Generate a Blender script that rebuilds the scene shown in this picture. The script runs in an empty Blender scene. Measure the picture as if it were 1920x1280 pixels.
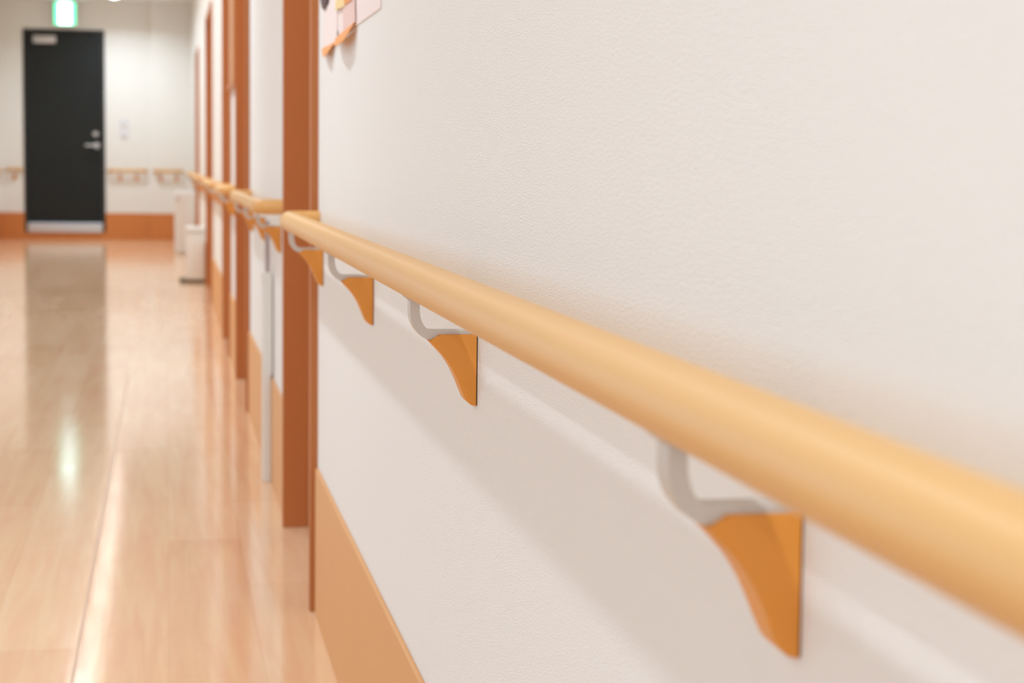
import bpy, bmesh, math, random
from mathutils import Vector, Matrix
random.seed(4)
S = bpy.context.scene
COL = S.collection
PI = math.pi

# ------------------------------------------------------------------ materials
def srgb(r, g, b):
    f = lambda c: (c/255/12.92) if c/255 <= .04045 else ((c/255+.055)/1.055)**2.4
    return (f(r), f(g), f(b), 1)

def mat(name, rgb, rough=.5, metal=0, spec=.5, emit=None, estr=0, bump=None, vary=None, coat=0):
    m = bpy.data.materials.new(name); m.use_nodes = True
    nt = m.node_tree; n = nt.nodes; l = nt.links
    p = n['Principled BSDF']
    p.inputs['Base Color'].default_value = rgb
    p.inputs['Roughness'].default_value = rough
    p.inputs['Metallic'].default_value = metal
    p.inputs['Specular IOR Level'].default_value = spec
    p.inputs['Coat Weight'].default_value = coat
    if emit:
        p.inputs['Emission Color'].default_value = emit
        p.inputs['Emission Strength'].default_value = estr
    tc = n.new('ShaderNodeTexCoord')
    if vary:                                   # (scale xyz, amount): gentle colour variation of the thing itself
        sc, amt = vary
        mp = n.new('ShaderNodeMapping'); mp.inputs['Scale'].default_value = sc
        nz = n.new('ShaderNodeTexNoise'); nz.inputs['Scale'].default_value = 1; nz.inputs['Detail'].default_value = 4
        mx = n.new('ShaderNodeMix'); mx.data_type = 'RGBA'
        mx.inputs[6].default_value = tuple(c*(1-amt) for c in rgb[:3])+(1,)
        mx.inputs[7].default_value = tuple(min(1, c*(1+amt)) for c in rgb[:3])+(1,)
        l.new(tc.outputs['Object'], mp.inputs['Vector']); l.new(mp.outputs[0], nz.inputs['Vector'])
        l.new(nz.outputs['Fac'], mx.inputs[0]); l.new(mx.outputs[2], p.inputs['Base Color'])
    if bump:                                   # (scale, strength, distance)
        sc, st, di = bump
        nz = n.new('ShaderNodeTexNoise'); nz.inputs['Scale'].default_value = 1
        bmp = n.new('ShaderNodeMapping'); bmp.inputs['Scale'].default_value = sc if isinstance(sc, tuple) else (sc, sc, sc)
        nz.inputs['Detail'].default_value = 1.5; nz.inputs['Roughness'].default_value = .5
        b = n.new('ShaderNodeBump'); b.inputs['Strength'].default_value = st; b.inputs['Distance'].default_value = di
        l.new(tc.outputs['Object'], bmp.inputs['Vector']); l.new(bmp.outputs[0], nz.inputs['Vector']); l.new(nz.outputs['Fac'], b.inputs['Height'])
        l.new(b.outputs[0], p.inputs['Normal'])
    return m

M = {}
M['wallpaper'] = mat('embossed_wallpaper', srgb(237, 234, 230), .75, spec=.3, bump=((330, 400, 850), .85, .0011))
M['ceiling'] = mat('ceiling_board', srgb(228, 226, 222), .9, spec=.2)
M['trimwood'] = mat('brown_door_frame', srgb(184, 110, 54), .42, vary=((6, 6, 1.2), .08))
M['leafwood'] = mat('brown_door_leaf', srgb(196, 124, 74), .4, vary=((6, 6, 1.2), .07))
M['skirt'] = mat('tan_skirting', srgb(219, 160, 99), .45, vary=((3, 3, 3), .03))
M['farskirt'] = mat('orange_brown_skirting', srgb(206, 126, 64), .5)
M['rail'] = mat('honey_rail_vinyl', srgb(222, 172, 106), .42, spec=.65, vary=((60, 2.2, 60), .05))
M['elbow'] = mat('honey_elbow_plastic', srgb(220, 164, 96), .42, spec=.5)
M['cover'] = mat('ochre_bracket_plastic', srgb(226, 148, 54), .38)
M['arm'] = mat('grey_enamelled_steel', srgb(205, 199, 192), .4, metal=0)
M['gapshade'] = mat('dark_gap_shade', srgb(70, 52, 40), .8)
M['steel'] = mat('brushed_steel', srgb(200, 200, 200), .28, metal=1)
M['blackdoor'] = mat('charcoal_door_paint', srgb(26, 30, 30), .5, spec=.3, vary=((2, 2, 2), .06))
M['blackframe'] = mat('charcoal_frame_paint', srgb(34, 34, 34), .5)
M['whiteplastic'] = mat('white_plastic', srgb(226, 222, 216), .45)
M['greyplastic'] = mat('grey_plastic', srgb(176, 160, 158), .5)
M['lilac'] = mat('pale_lilac_plastic', srgb(205, 200, 222), .4)
M['darkbase'] = mat('dark_olive_plastic', srgb(96, 78, 54), .6)
M['cork'] = mat('cork_board', srgb(196, 146, 108), .9, bump=(200, .4, .001), vary=((40, 40, 40), .12))
M['sheet'] = mat('pale_pink_paper', srgb(240, 224, 220), .85)
M['pinkstrip'] = mat('rose_paper', srgb(232, 200, 192), .85)
M['orange'] = mat('orange_paper', srgb(232, 158, 96), .85)
M['yellow'] = mat('yellow_paper', srgb(240, 212, 156), .85)
M['plum'] = mat('plum_brown_paper', srgb(96, 74, 74), .85)
M['lamp'] = mat('lit_diffuser', (1, 1, 1, 1), .5, emit=(1, .96, .9, 1), estr=38)
M['signgreen'] = mat('lit_green_panel', srgb(60, 220, 150), .4, emit=srgb(90, 250, 190), estr=1.8)
M['signwhite'] = mat('lit_white_panel', (1, 1, 1, 1), .4, emit=(.62, .94, 1, 1), estr=7)
M['whiteenamel'] = mat('white_enamel', srgb(235, 233, 228), .35)

def floor_material():
    m = bpy.data.materials.new('glossy_wood_vinyl'); m.use_nodes = True
    nt = m.node_tree; n = nt.nodes; l = nt.links; p = n['Principled BSDF']
    tc = n.new('ShaderNodeTexCoord')
    mp = n.new('ShaderNodeMapping'); mp.inputs['Rotation'].default_value = (0, 0, PI/2)
    l.new(tc.outputs['Object'], mp.inputs['Vector'])
    br = n.new('ShaderNodeTexBrick')
    br.inputs['Scale'].default_value = 1
    br.inputs['Brick Width'].default_value = .9
    br.inputs['Row Height'].default_value = .15
    br.inputs['Mortar Size'].default_value = .0012
    br.inputs['Color1'].default_value = srgb(233, 196, 160)
    br.inputs['Color2'].default_value = srgb(226, 184, 145)
    br.inputs['Mortar'].default_value = srgb(220, 178, 140)
    l.new(mp.outputs[0], br.inputs['Vector'])
    mp2 = n.new('ShaderNodeMapping'); mp2.inputs['Scale'].default_value = (38, 2.2, 1)
    nz = n.new('ShaderNodeTexNoise'); nz.inputs['Scale'].default_value = 1; nz.inputs['Detail'].default_value = 6
    nz.inputs['Distortion'].default_value = .6
    l.new(tc.outputs['Object'], mp2.inputs['Vector']); l.new(mp2.outputs[0], nz.inputs['Vector'])
    mx = n.new('ShaderNodeMix'); mx.data_type = 'RGBA'; mx.blend_type = 'OVERLAY'
    mx.inputs[0].default_value = .35
    l.new(br.outputs['Color'], mx.inputs[6]); l.new(nz.outputs['Color'], mx.inputs[7])
    bw = n.new('ShaderNodeRGBToBW'); l.new(nz.outputs['Color'], bw.inputs[0])
    l.new(bw.outputs[0], mx.inputs[7]); l.new(mx.outputs[2], p.inputs['Base Color'])
    # worn polish: roughness and a very shallow waviness
    n3 = n.new('ShaderNodeTexNoise'); n3.inputs['Scale'].default_value = 5; n3.inputs['Detail'].default_value = 3
    l.new(tc.outputs['Object'], n3.inputs['Vector'])
    mr = n.new('ShaderNodeMapRange'); mr.inputs['To Min'].default_value = .085; mr.inputs['To Max'].default_value = .14
    l.new(n3.outputs['Fac'], mr.inputs['Value']); l.new(mr.outputs[0], p.inputs['Roughness'])
    n4 = n.new('ShaderNodeTexNoise'); n4.inputs['Scale'].default_value = 30; n4.inputs['Detail'].default_value = 2
    l.new(tc.outputs['Object'], n4.inputs['Vector'])
    b = n.new('ShaderNodeBump'); b.inputs['Strength'].default_value = .1; b.inputs['Distance'].default_value = .002
    l.new(n4.outputs['Fac'], b.inputs['Height']); l.new(b.outputs[0], p.inputs['Normal'])
    p.inputs['Specular IOR Level'].default_value = .6
    return m
M['floor'] = floor_material()

# ------------------------------------------------------------------ mesh helpers
def box(bm, x0, x1, y0, y1, z0, z1, bev=0):
    r = bmesh.ops.create_cube(bm, size=1)
    vs = r['verts']
    for v in vs:
        v.co = Vector((x0+(v.co.x+.5)*(x1-x0), y0+(v.co.y+.5)*(y1-y0), z0+(v.co.z+.5)*(z1-z0)))
    if bev:
        es = list({e for v in vs for e in v.link_edges})
        bmesh.ops.bevel(bm, geom=es, offset=bev, segments=3, profile=.5, affect='EDGES')
    return bm

def B(*a, bev=0):
    bm = bmesh.new(); box(bm, *a, bev=bev); return bm

def obj(name, bm, m, parent=None, smooth=False, loc=None):
    bmesh.ops.recalc_face_normals(bm, faces=bm.faces)
    me = bpy.data.meshes.new(name); bm.to_mesh(me); bm.free()
    me.materials.append(m if not isinstance(m, str) else M[m])
    if smooth:
        for p in me.polygons: p.use_smooth = True
        me.set_sharp_from_angle(angle=math.radians(38))
    o = bpy.data.objects.new(name, me); COL.objects.link(o)
    if parent: o.parent = parent
    if loc: o.location = loc
    return o

def tag(o, label, cat=None, group=None, kind=None):
    o['label'] = label
    if cat: o['category'] = cat
    if group: o['group'] = group
    if kind: o['kind'] = kind
    return o

def thing(name, label, cat, loc=(0, 0, 0), rz=0, group=None, kind=None):
    o = bpy.data.objects.new(name, None); COL.objects.link(o)
    o.empty_display_size = .05
    o.location = loc; o.rotation_euler = (0, 0, rz)
    return tag(o, label, cat, group, kind)

def tube(bm, pts, r, seg=40, cap=True):
    rings = []
    n = len(pts)
    for i, p in enumerate(pts):
        p = Vector(p)
        a = Vector(pts[max(i-1, 0)]); b = Vector(pts[min(i+1, n-1)])
        t = (b-a).normalized()
        up = Vector((0, 0, 1)) if abs(t.z) < .9 else Vector((0, 1, 0))
        s = t.cross(up).normalized(); u = s.cross(t).normalized()
        rings.append([bm.verts.new(p+(s*math.cos(k*2*PI/seg)+u*math.sin(k*2*PI/seg))*r) for k in range(seg)])
    for i in range(n-1):
        for k in range(seg):
            bm.faces.new((rings[i][k], rings[i][(k+1) % seg], rings[i+1][(k+1) % seg], rings[i+1][k]))
    if cap:
        bm.faces.new(rings[0][::-1]); bm.faces.new(rings[-1])
    return bm

def prism(bm, poly, y0, y1):
    """closed x-z outline pushed from y0 to y1"""
    a = [bm.verts.new((x, y0, z)) for x, z in poly]
    b = [bm.verts.new((x, y1, z)) for x, z in poly]
    n = len(poly)
    bm.faces.new(a); bm.faces.new(b[::-1])
    for i in range(n):
        bm.faces.new((a[i], b[i], b[(i+1) % n], a[(i+1) % n]))
    return bm

def disc(bm, c, r, h, axis='z', seg=32):
    m = Matrix.Translation(c)
    if axis == 'y': m = m @ Matrix.Rotation(PI/2, 4, 'X')
    if axis == 'x': m = m @ Matrix.Rotation(PI/2, 4, 'Y')
    bmesh.ops.create_cone(bm, cap_ends=True, segments=seg, radius1=r, radius2=r, depth=h, matrix=m)
    return bm

# ------------------------------------------------------------------ dimensions of the place (metres)
WX = .263            # right wall face; the camera stands at x = 0
LX = -1.72           # left wall face
FY = 20.3            # far wall face
CZ = 2.46            # ceiling
SK = .264            # skirting height
openings = [(3.36, 4.19, 2.05), (6.17, 7.15, 2.05), (7.98, 8.84, 2.05), (11.2, 12.6, 1.74), (15.9, 17.0, 1.76)]

# ------------------------------------------------------------------ setting
tag(obj('floor', B(-6, .6, -4, 20.6, -.1, 0), 'floor'), 'glossy pinkish wood-look vinyl corridor floor', 'floor', kind='structure')
tag(obj('ceiling', B(-6, .6, -4, 20.6, CZ, CZ+.1), 'ceiling'), 'pale plain corridor ceiling with recessed lamps', 'ceiling', kind='structure')

bm = bmesh.new()
edges = [-4]
for a, b, h in openings: edges += [a, b]
edges.append(20.6)
for i in range(0, len(edges), 2):
    box(bm, WX, WX+.16, edges[i], edges[i+1], 0, CZ)
for a, b, h in openings:
    box(bm, WX, WX+.16, a, b, h, CZ)
tag(obj('wall_right', bm, 'wallpaper'), 'off-white embossed wallpaper wall that carries the long handrail', 'wall', kind='structure')
bm = bmesh.new()
for i in range(0, len(edges), 2):
    a, b = edges[i], edges[i+1]
    box(bm, WX-.006, WX, a+(.02 if i else 0), min(b, FY)-.02, 0, SK, bev=.0015)
tag(obj('baseboard_right', bm, 'skirt'), 'tall tan skirting along the foot of the right wall', 'baseboard', kind='structure')

bm = bmesh.new()
DX0, DX1, DZ0, DZ1 = -1.437, -.652, .117, 2.15
box(bm, LX, DX0-.02, FY, FY+.15, 0, CZ); box(bm, DX1+.02, .6, FY, FY+.15, 0, CZ)
box(bm, DX0-.02, DX1+.02, FY, FY+.15, DZ1+.02, CZ); box(bm, DX0-.02, DX1+.02, FY, FY+.15, 0, DZ0-.04)
box(bm, -.162, WX, FY-.06, FY, 0, CZ)
tag(obj('wall_far', bm, 'wallpaper'), 'off-white end wall around the black door', 'wall', kind='structure')
bm = bmesh.new()
for a, b, y in ((LX, DX0-.02, FY), (DX0-.02, DX1+.02, FY), (DX1+.02, -.162, FY), (-.172, WX-.006, FY-.06)):
    box(bm, a, b, y-.01, y, 0, .28 if a != DX0-.02 else .075, bev=.001)
tag(obj('baseboard_far', bm, 'farskirt'), 'orange-brown skirting across the foot of the end wall', 'baseboard', kind='structure')
tag(obj('wall_left', B(LX-.16, LX, 9, FY+.15, 0, CZ), 'wallpaper'), 'off-white left corridor wall, seen edge-on at the left border', 'wall', kind='structure')
tag(obj('baseboard_left', B(LX, LX+.01, 9, FY-.012, 0, .28, bev=.001), 'farskirt'), 'orange-brown skirting on the left wall', 'baseboard', kind='structure')
tag(obj('trim_1', B(-.151, -.146, -4, 7.4, -.001, .0006), mat('seam_weld', srgb(196, 158, 124), .35)), 'thin weld seam running along the vinyl floor', 'floor seam', kind='structure')

# side doors in the right wall
dl = ['brown-framed doorway nearest the camera, where the long rail ends',
      'second brown-framed doorway along the right wall',
      'third brown-framed doorway, beyond the cork board',
      'fourth brown-framed doorway, before the white bin',
      'farthest brown-framed doorway, close to the end wall']
for i, (a, b, h) in enumerate(openings):
    t = thing('door_%d' % (i+1), dl[i], 'door', (WX, (a+b)/2, 0), kind='structure')
    w = (b-a)/2
    fr = bmesh.new()
    ft = .024
    box(fr, -.014, .10, -w+.0002, -w+ft, 0, h-.0002, bev=.0012)
    box(fr, -.014, .10, w-ft, w-.0002, 0, h-.0002, bev=.0012)
    box(fr, -.014, .10, -w+ft, w-ft, h-ft, h-.0002, bev=.0012)
    obj('frame', fr, 'trimwood', t)
    lf = B(.046, .078, -w+ft, w-ft, .006, h-ft-.002, bev=.001)
    leaf = obj('leaf', lf, 'leafwood', t)
    hb = bmesh.new()
    tube(hb, [(.02, -w+.14, .85), (.02, -w+.14, 1.15)], .009, 16)
    for z in (.88, 1.12): tube(hb, [(.02, -w+.14, z), (.046, -w+.14, z)], .006, 12)
    obj('handle', hb, 'steel', leaf, smooth=True)

# black end door
t = thing('door_6', 'black steel fire door in the middle of the end wall', 'door', ((DX0+DX1)/2, FY, DZ0), kind='structure')
dw = (DX1-DX0)/2; dh = DZ1-DZ0
fr = bmesh.new()
box(fr, -dw-.02, -dw+.012, -.012, .1, -.04, dh+.02, bev=.002); box(fr, dw-.012, dw+.02, -.012, .1, -.04, dh+.02, bev=.002)
box(fr, -dw+.012, dw-.012, -.012, .1, dh-.012, dh+.02, bev=.002)
obj('frame', fr, 'blackframe', t)
leaf = obj('leaf', B(-dw+.014, dw-.014, .01, .05, .055, dh-.014, bev=.001), 'blackdoor', t)
obj('threshold', B(-dw+.012, dw-.012, -.03, .1, -.04, .05, bev=.003), 'steel', t)
h = bmesh.new()
disc(h, (.325, .004, .865), .03, .012, 'y'); tube(h, [(.325, 0, .865), (.325, -.05, .865)], .01, 12)
tube(h, [(.33, -.05, .865), (.21, -.05, .865)], .011, 16)
obj('lever_handle', h, 'steel', leaf, smooth=True)
h = bmesh.new(); disc(h, (.315, .004, .985), .026, .012, 'y'); box(h, .309, .321, -.022, 0, .962, 1.008, bev=.002)
obj('thumb_lock', h, 'steel', leaf, smooth=True)
h = bmesh.new(); box(h, -.31, -.08, -.035, .01, dh-.125, dh-.045, bev=.006)
obj('door_closer', h, 'steel', leaf, smooth=True)

# ------------------------------------------------------------------ handrails
ST = .054; RR = .017                       # stand-off of the rail centre, rail radius
RAILZ = .704; TOPZ = .6568                 # rail centre, top of the bracket cover
# arm profile (distance from wall, height above cover top), measured side-on
inner = [(.0505, .034), (.0502, .020), (.0488, .0125), (.0460, .0070), (.0420, .0040), (.037, .0030), (.002, .0030)]
outer = [(.002, -.001), (.030, -.0025), (.0385, -.0045), (.0430, -.0044), (.0475, -.0024), (.0510, .0008), (.0550, .0060), (.0576, .0125), (.0584, .020), (.0585, .034)]
cov = [(.001, 0), (.0335, 0), (.0372, -.0032), (.0424, -.0052), (.0378, -.0100), (.0330, -.0150), (.0285, -.0200), (.0246, -.0255),
       (.0210, -.0315), (.0177, -.0385), (.0153, -.0440), (.0134, -.0490), (.0104, -.0560), (.0082, -.0588), (.0056, -.0610), (.0030, -.0620), (.001, -.0622)]
BW = .026
def smoothpoly(p, k=3):
    out = []
    for i in range(len(p)-1):
        a = p[max(i-1, 0)]; b = p[i]; c = p[i+1]; d = p[min(i+2, len(p)-1)]
        for j in range(k):
            t = j/k
            out.append(tuple(.5*(2*b[q]+(c[q]-a[q])*t+(2*a[q]-5*b[q]+4*c[q]-d[q])*t*t+(3*b[q]-a[q]-3*c[q]+d[q])*t**3) for q in (0, 1)))
    out.append(p[-1]); return out
bm = bmesh.new()
prism(bm, [(-x, z) for x, z in smoothpoly(inner)[::-1]+smoothpoly(outer)[::-1]][::-1], .003, BW-.003)
# cradle under the rail
prism(bm, [(-ST+RR*.72*math.cos(a)*1.0, (RAILZ-TOPZ)+(RR+.001)*math.sin(a)) for a in [math.radians(-135+i*10) for i in range(10)]] +
      [(-ST+(RR+.003)*math.cos(a)*.72, (RAILZ-TOPZ)+(RR+.0022)*math.sin(a)) for a in [math.radians(-45-i*10) for i in range(10)]], .001, BW-.001)
arm_me = obj('bracket', bm, 'arm', smooth=True)
bm = bmesh.new(); prism(bm, [(-x, z) for x, z in cov], 0, BW)
es = [e for e in bm.edges if abs(e.verts[0].co.y-e.verts[1].co.y) < 1e-6 and not (abs(e.verts[0].co.x+.001) < 1e-5 and abs(e.verts[1].co.x+.001) < 1e-5)]
bmesh.ops.bevel(bm, geom=es, offset=.0009, segments=2, profile=.5, affect='EDGES', clamp_overlap=True)
cov_me = obj('bracket_cover', bm, 'cover', smooth=True)
bm = bmesh.new(); box(bm, -.0012, 0, .0006, BW-.0006, -.0618, -.0002)
gap_me = obj('gap_shade_strip', bm, 'gapshade')  # dark strip standing in for the shadow in the gap behind the cover
proto = [arm_me, cov_me, gap_me]
first = [True]

def bracket(root, y, dz=0):
    if first[0]:
        a, c, g = proto; first[0] = False
    else:
        a, c, g = [q.copy() for q in proto]
        for q in (a, c, g): COL.objects.link(q)
    a.parent = root; a.location = (0, y, TOPZ+dz)
    c.parent = a; g.parent = a; c.location = (0, 0, 0); g.location = (0, 0, 0)
    if 'label' not in a: a['label'] = 'grey steel bracket arm'; c['label'] = 'ochre wedge-shaped bracket cover'

def handrail(label, loc, rz, y0, y1, brks, ends=(True, True), dz=0, group=None):
    t = thing('handrail', label, 'handrail', loc, rz, group)
    z = RAILZ+dz; R = .03
    ya = y0+(R+RR if ends[0] else 0); yb = y1-(R+RR if ends[1] else 0)
    n = max(2, int((yb-ya)/.4))
    obj('rail', tube(bmesh.new(), [(-ST, ya+(yb-ya)*i/n, z) for i in range(n+1)], RR, 56), 'rail', t, smooth=True)
    for k, (on, ye, s) in enumerate(((ends[0], ya, -1), (ends[1], yb, 1))):
        if not on: continue
        pts = [(-ST+R-R*math.cos(a), ye+s*R*math.sin(a), z) for a in [i*PI/2/10 for i in range(11)]]
        pts = [(-ST, ye+s*.0004, z)] + pts[1:] + [(-.0004, ye+s*R, z)]
        obj('end_elbow', tube(bmesh.new(), pts, RR+.0003, 48), 'elbow', t, smooth=True)
    for y in brks: bracket(t, y, dz)
    return t
rt = (WX, 0, 0)
handrail('long honey-coloured handrail sweeping from the near right corner to the first doorway', rt, 0, -1.3, 3.347, (-.93, -.09, .751, 1.604, 2.442, 3.245))
handrail('short honey handrail on the wall between the first and second doorways', rt, 0, 4.38, 6.03, (4.47, 5.2, 5.9))
handrail('short honey handrail under the cork board', rt, 0, 7.24, 7.93, (7.33, 7.82))
handrail('honey handrail between the third and fourth doorways', rt, 0, 8.95, 11.12, (9.05, 10.0, 11.0))
handrail('honey handrail above the white bin between the last two doorways', rt, 0, 12.7, 15.8, (12.8, 13.75, 14.7, 15.65))
handrail('farthest handrail on the right wall, just before the end wall', rt, 0, 17.1, 20.0, (17.2, 18.2, 19.2))
handrail('pale handrail on the end wall right of the black door', (-.20, FY, 0), PI/2, 0, .41, (.10, .27), dz=.02)
handrail('pale handrail on the projecting corner of the end wall', (.17, FY-.06, 0), PI/2, 0, .31, (.06, .22), dz=.02)
handrail('stub of handrail on the end wall left of the black door', (-1.47, FY, 0), PI/2, 0, .17, (.07,), dz=.02)
handrail('handrail on the left wall, its end just inside the left border', (LX, 20.1, 0), PI, 0, 3.0, (.06, 1.0, 2.0), dz=.01)

# ------------------------------------------------------------------ things on the right wall
t = thing('cork_board', 'framed brown cork board on the wall between the second and third doorways', 'board', (WX, 7.57, 1.10))
obj('cork_panel', B(-.010, -.0005, -.34, .34, .02, .88), 'cork', t)
fr = bmesh.new()
box(fr, -.018, -.0005, -.36, -.34, 0, .9, bev=.001); box(fr, -.018, -.0005, .34, .36, 0, .9, bev=.001)
box(fr, -.018, -.0005, -.34, .34, 0, .02, bev=.001); box(fr, -.018, -.0005, -.34, .34, .88, .9, bev=.001)
obj('frame', fr, 'trimwood', t)

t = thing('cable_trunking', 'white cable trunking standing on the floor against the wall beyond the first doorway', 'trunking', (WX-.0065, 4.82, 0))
obj('duct', B(-.020, 0, -.035, .035, .0, .515, bev=.002), 'whiteplastic', t)
obj('end_cap', B(-.022, .0005, -.037, .037, .505, .53, bev=.002), 'whiteplastic', t)
tag(obj('shaded_duct_top', tube(bmesh.new(), [(-.008, 0, .53), (-.008, 0, .66)], .006, 20), 'greyplastic', t, smooth=True), 'thin upper length of the trunking, grey for the shade of the rail')  # grey colour paints the rail's shade on the duct's upper part

# paper collage
def sheet(pts, th, x0=0.0):
    """paper cut to a y-z outline; each point may carry its own lift off the wall"""
    bm = bmesh.new()
    a = [bm.verts.new((-x0-(p[2] if len(p) > 2 else 0), p[0], p[1])) for p in pts]
    b = [bm.verts.new((v.co.x-th, v.co.y, v.co.z)) for v in a]
    bm.faces.new(a); bm.faces.new(b[::-1]); n = len(pts)
    for i in range(n): bm.faces.new((a[i], b[i], b[(i+1) % n], a[(i+1) % n]))
    return bm
t = thing('paper_wall_art', 'pink and orange cut-paper poster on the wall above the rail, beside the first doorway', 'wall decoration', (WX, 2.8, 1.0))
obj('backing_sheet', sheet([(-.43, -.004), (-.14, -.004), (.13, -.002), (.2, .02), (.42, .09), (.46, .4), (.3, .55), (-.43, .55)], .0012, .0003), 'sheet', t)
obj('paper_strip', sheet([(-.13, .0), (.05, .0), (.06, .045), (-.12, .045)], .001, .0028), 'pinkstrip', t)
obj('paper_strip', sheet([(-.10, .034), (.02, .036), (.04, .075), (-.08, .075)], .001, .0042), 'orange', t)
obj('paper_strip', sheet([(.02, .034), (.17, .040), (.17, .056), (.04, .060)], .001, .0042), 'yellow', t)
tag(obj('paper_oval', sheet([(.385+.105*math.cos(a), .122+.064*math.sin(a)) for a in [i*PI/12 for i in range(24)]], .001, .0042), 'plum', t), 'dark plum paper oval')
obj('paper_flag', sheet([(-.135, .0, 0), (.17, -.003, 0), (.10, -.017, .008), (.0, -.026, .014), (-.09, -.022, .010)], .0008, .0045), 'orange', t)
obj('paper_flag', sheet([(.20, -.006, 0), (.46, -.002, 0), (.37, -.019, .006), (.29, -.026, .010)], .0008, .002), 'orange', t)
obj('paper_panel', sheet([(.17, -.012), (.44, .0), (.44, .07), (.17, .05)], .0008, .0018), 'sheet', t)

# ------------------------------------------------------------------ at the far end
t = thing('waste_bin', 'white floor bin with a dark foot, against the wall past the fourth doorway', 'bin', (.19, 13.12, 0))
obj('body', B(-.062, .062, -.12, .12, .02, .345, bev=.012), 'whiteplastic', t, smooth=True)
obj('lid', B(-.066, .066, -.125, .125, .345, .375, bev=.008), 'whiteplastic', t, smooth=True)
tag(obj('base', B(-.11, .06, -.115, .115, 0, .022, bev=.004), 'darkbase', t), 'dark brown foot')
t = thing('storage_cabinet', 'white low cabinet behind the bin, reaching towards the end wall', 'cabinet', (.155, 17.4, 0))
obj('body', B(-.09, .09, -.25, .25, 0, .55, bev=.003), 'whiteplastic', t)
d = obj('door', B(-.082, .082, -.262, -.2505, .02, .53, bev=.002), 'whiteplastic', t)
obj('knob', disc(bmesh.new(), (-.06, -.268, .49), .012, .014, 'y', 16), 'greyplastic', d)
for z, lb in ((1.21, 'upper pale switch plate on the end wall right of the black door'), (1.10, 'lower pale switch plate on the end wall right of the black door')):
    t = thing('wall_switch', lb, 'switch', (-.437, FY, z), group=None)
    obj('plate', B(-.036, .036, -.009, -.0003, -.036, .036, bev=.003), 'lilac', t)
    obj('button', B(-.022, .022, -.013, -.009, -.028, .028, bev=.001), 'whiteenamel', t)

# exit sign
t = thing('exit_sign', 'lit green and white emergency exit sign above the black door', 'sign', (-1.023, FY-.10, CZ))
obj('housing', B(-.113, .113, -.03, .03, -.257, -.02, bev=.006), 'whiteenamel', t)
obj('mount', B(-.05, .05, -.02, .02, -.02, 0, bev=.002), 'whiteenamel', t)
p = obj('sign_panel', B(-.107, .107, -.036, -.0305, -.251, -.026, bev=.002), 'signgreen', t)
tag(p, 'green glowing border')
p2 = obj('sign_face', B(-.064, .064, -.0385, -.0365, -.245, -.032), 'signwhite', p)
tag(p2, 'white glowing centre')

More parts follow.
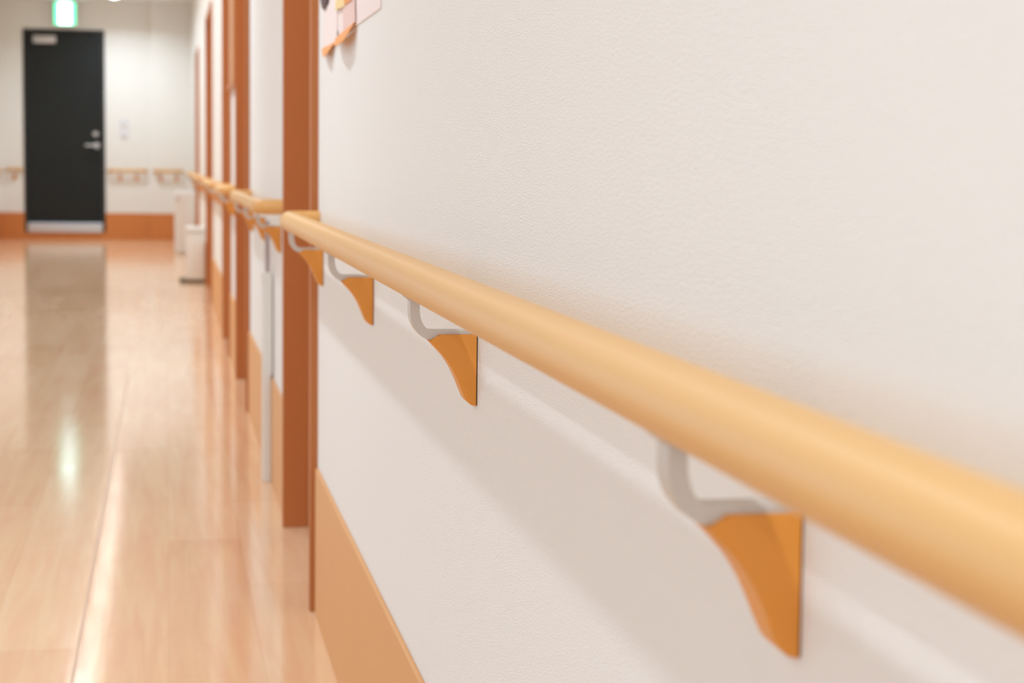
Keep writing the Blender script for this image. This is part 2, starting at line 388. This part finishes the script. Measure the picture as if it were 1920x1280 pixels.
# ------------------------------------------------------------------ lamps
def area(name, loc, size, power, col=(.785, .945, 1.04), rot=(0, 0, 0), parent=None, spread=PI):
    L = bpy.data.lights.new(name, 'AREA'); L.shape = 'DISK'; L.size = size; L.energy = power; L.color = col; L.spread = spread
    o = bpy.data.objects.new(name, L); COL.objects.link(o); o.location = loc; o.rotation_euler = rot
    if parent: o.parent = parent
    return o
rows = [(-.51, [19.47, 17.6, 16.0, 14.4, 12.8, 11.2, 9.6, 8.0, 6.4, 3.2, 0.0, -3.2]), (-1.78, [6.4, 3.2, 0.0, -3.2])]
downlight = None
for ri, (x, ys) in enumerate(rows):
    for j, y in enumerate(ys):
        lab = ('lit round ceiling lamp at the top border, right of the exit sign' if (ri, j) == (0, 0) else
               'round ceiling lamp in the row over the corridor, above the top border' if ri == 0 else
               'round ceiling lamp in the outer row, above the top border')
        grp = None if (ri, j) == (0, 0) else ('corridor ceiling lamps' if ri == 0 else 'outer row ceiling lamps')
        t = thing('ceiling_lamp', lab, 'ceiling light', (x, y, CZ), group=grp)
        if downlight is None:
            rg = bmesh.new()
            pr = [(.052, 0), (.078, 0), (.078, -.006), (.072, -.011), (.056, -.011), (.052, -.006)]
            vv = [[rg.verts.new((r*math.cos(k*PI/20), r*math.sin(k*PI/20), z)) for k in range(40)] for r, z in pr]
            for i in range(len(pr)):
                for k in range(40):
                    rg.faces.new((vv[i][k], vv[i][(k+1) % 40], vv[(i+1) % len(pr)][(k+1) % 40], vv[(i+1) % len(pr)][k]))
            a = obj('bezel', rg, 'whiteenamel', t, smooth=True)
            df = bmesh.new(); bmesh.ops.create_uvsphere(df, u_segments=32, v_segments=16, radius=1)
            for v in df.verts: v.co = Vector((v.co.x*.0515, v.co.y*.0515, -.004+v.co.z*(.022 if v.co.z < 0 else .003)))
            b = obj('diffuser', df, 'lamp', t, smooth=True)
            downlight = (a, b)
        else:
            for q in downlight:
                c = q.copy(); COL.objects.link(c); c.parent = t
        area('lamp_light', (0, 0, -.03), .10, 18 if ri == 0 else 13, parent=t, spread=math.radians(150) if ri == 0 else PI)

# ------------------------------------------------------------------ even world fill, added through the left side kept open
w = bpy.data.worlds.new('side_fill'); S.world = w; w.use_nodes = True
bg = w.node_tree.nodes['Background']; bg.inputs[0].default_value = (.79, .93, 1.09, 1); bg.inputs[1].default_value = 1.45

# ------------------------------------------------------------------ camera
F = 3550.0
psi, th, rho = 0.18061154, 0.09135409, .012
fw = Vector((math.sin(psi)*math.cos(th), math.cos(psi)*math.cos(th), -math.sin(th)))
r0 = Vector((math.cos(psi), -math.sin(psi), 0)); u0 = r0.cross(fw)
r = r0*math.cos(rho)+u0*math.sin(rho); u = -r0*math.sin(rho)+u0*math.cos(rho)
cd = bpy.data.cameras.new('camera'); cam = bpy.data.objects.new('camera', cd); COL.objects.link(cam)
cam.matrix_world = Matrix(((r.x, u.x, -fw.x, 0), (r.y, u.y, -fw.y, 0), (r.z, u.z, -fw.z, .8), (0, 0, 0, 1)))
cd.sensor_width = 36; cd.lens = F*36/1920; cd.clip_start = .02; cd.clip_end = 100
cd.dof.use_dof = True; cd.dof.focus_distance = 1.6; cd.dof.aperture_fstop = 10.0
S.camera = cam
S.view_settings.view_transform = 'Standard'; S.view_settings.look = 'None'
S.view_settings.gamma = 1; S.view_settings.use_curve_mapping = False
S.view_settings.exposure = -0.2
S.cycles.use_denoising = True
S.cycles.max_bounces = 10; S.cycles.diffuse_bounces = 6
S.cycles.sample_clamp_indirect = 8
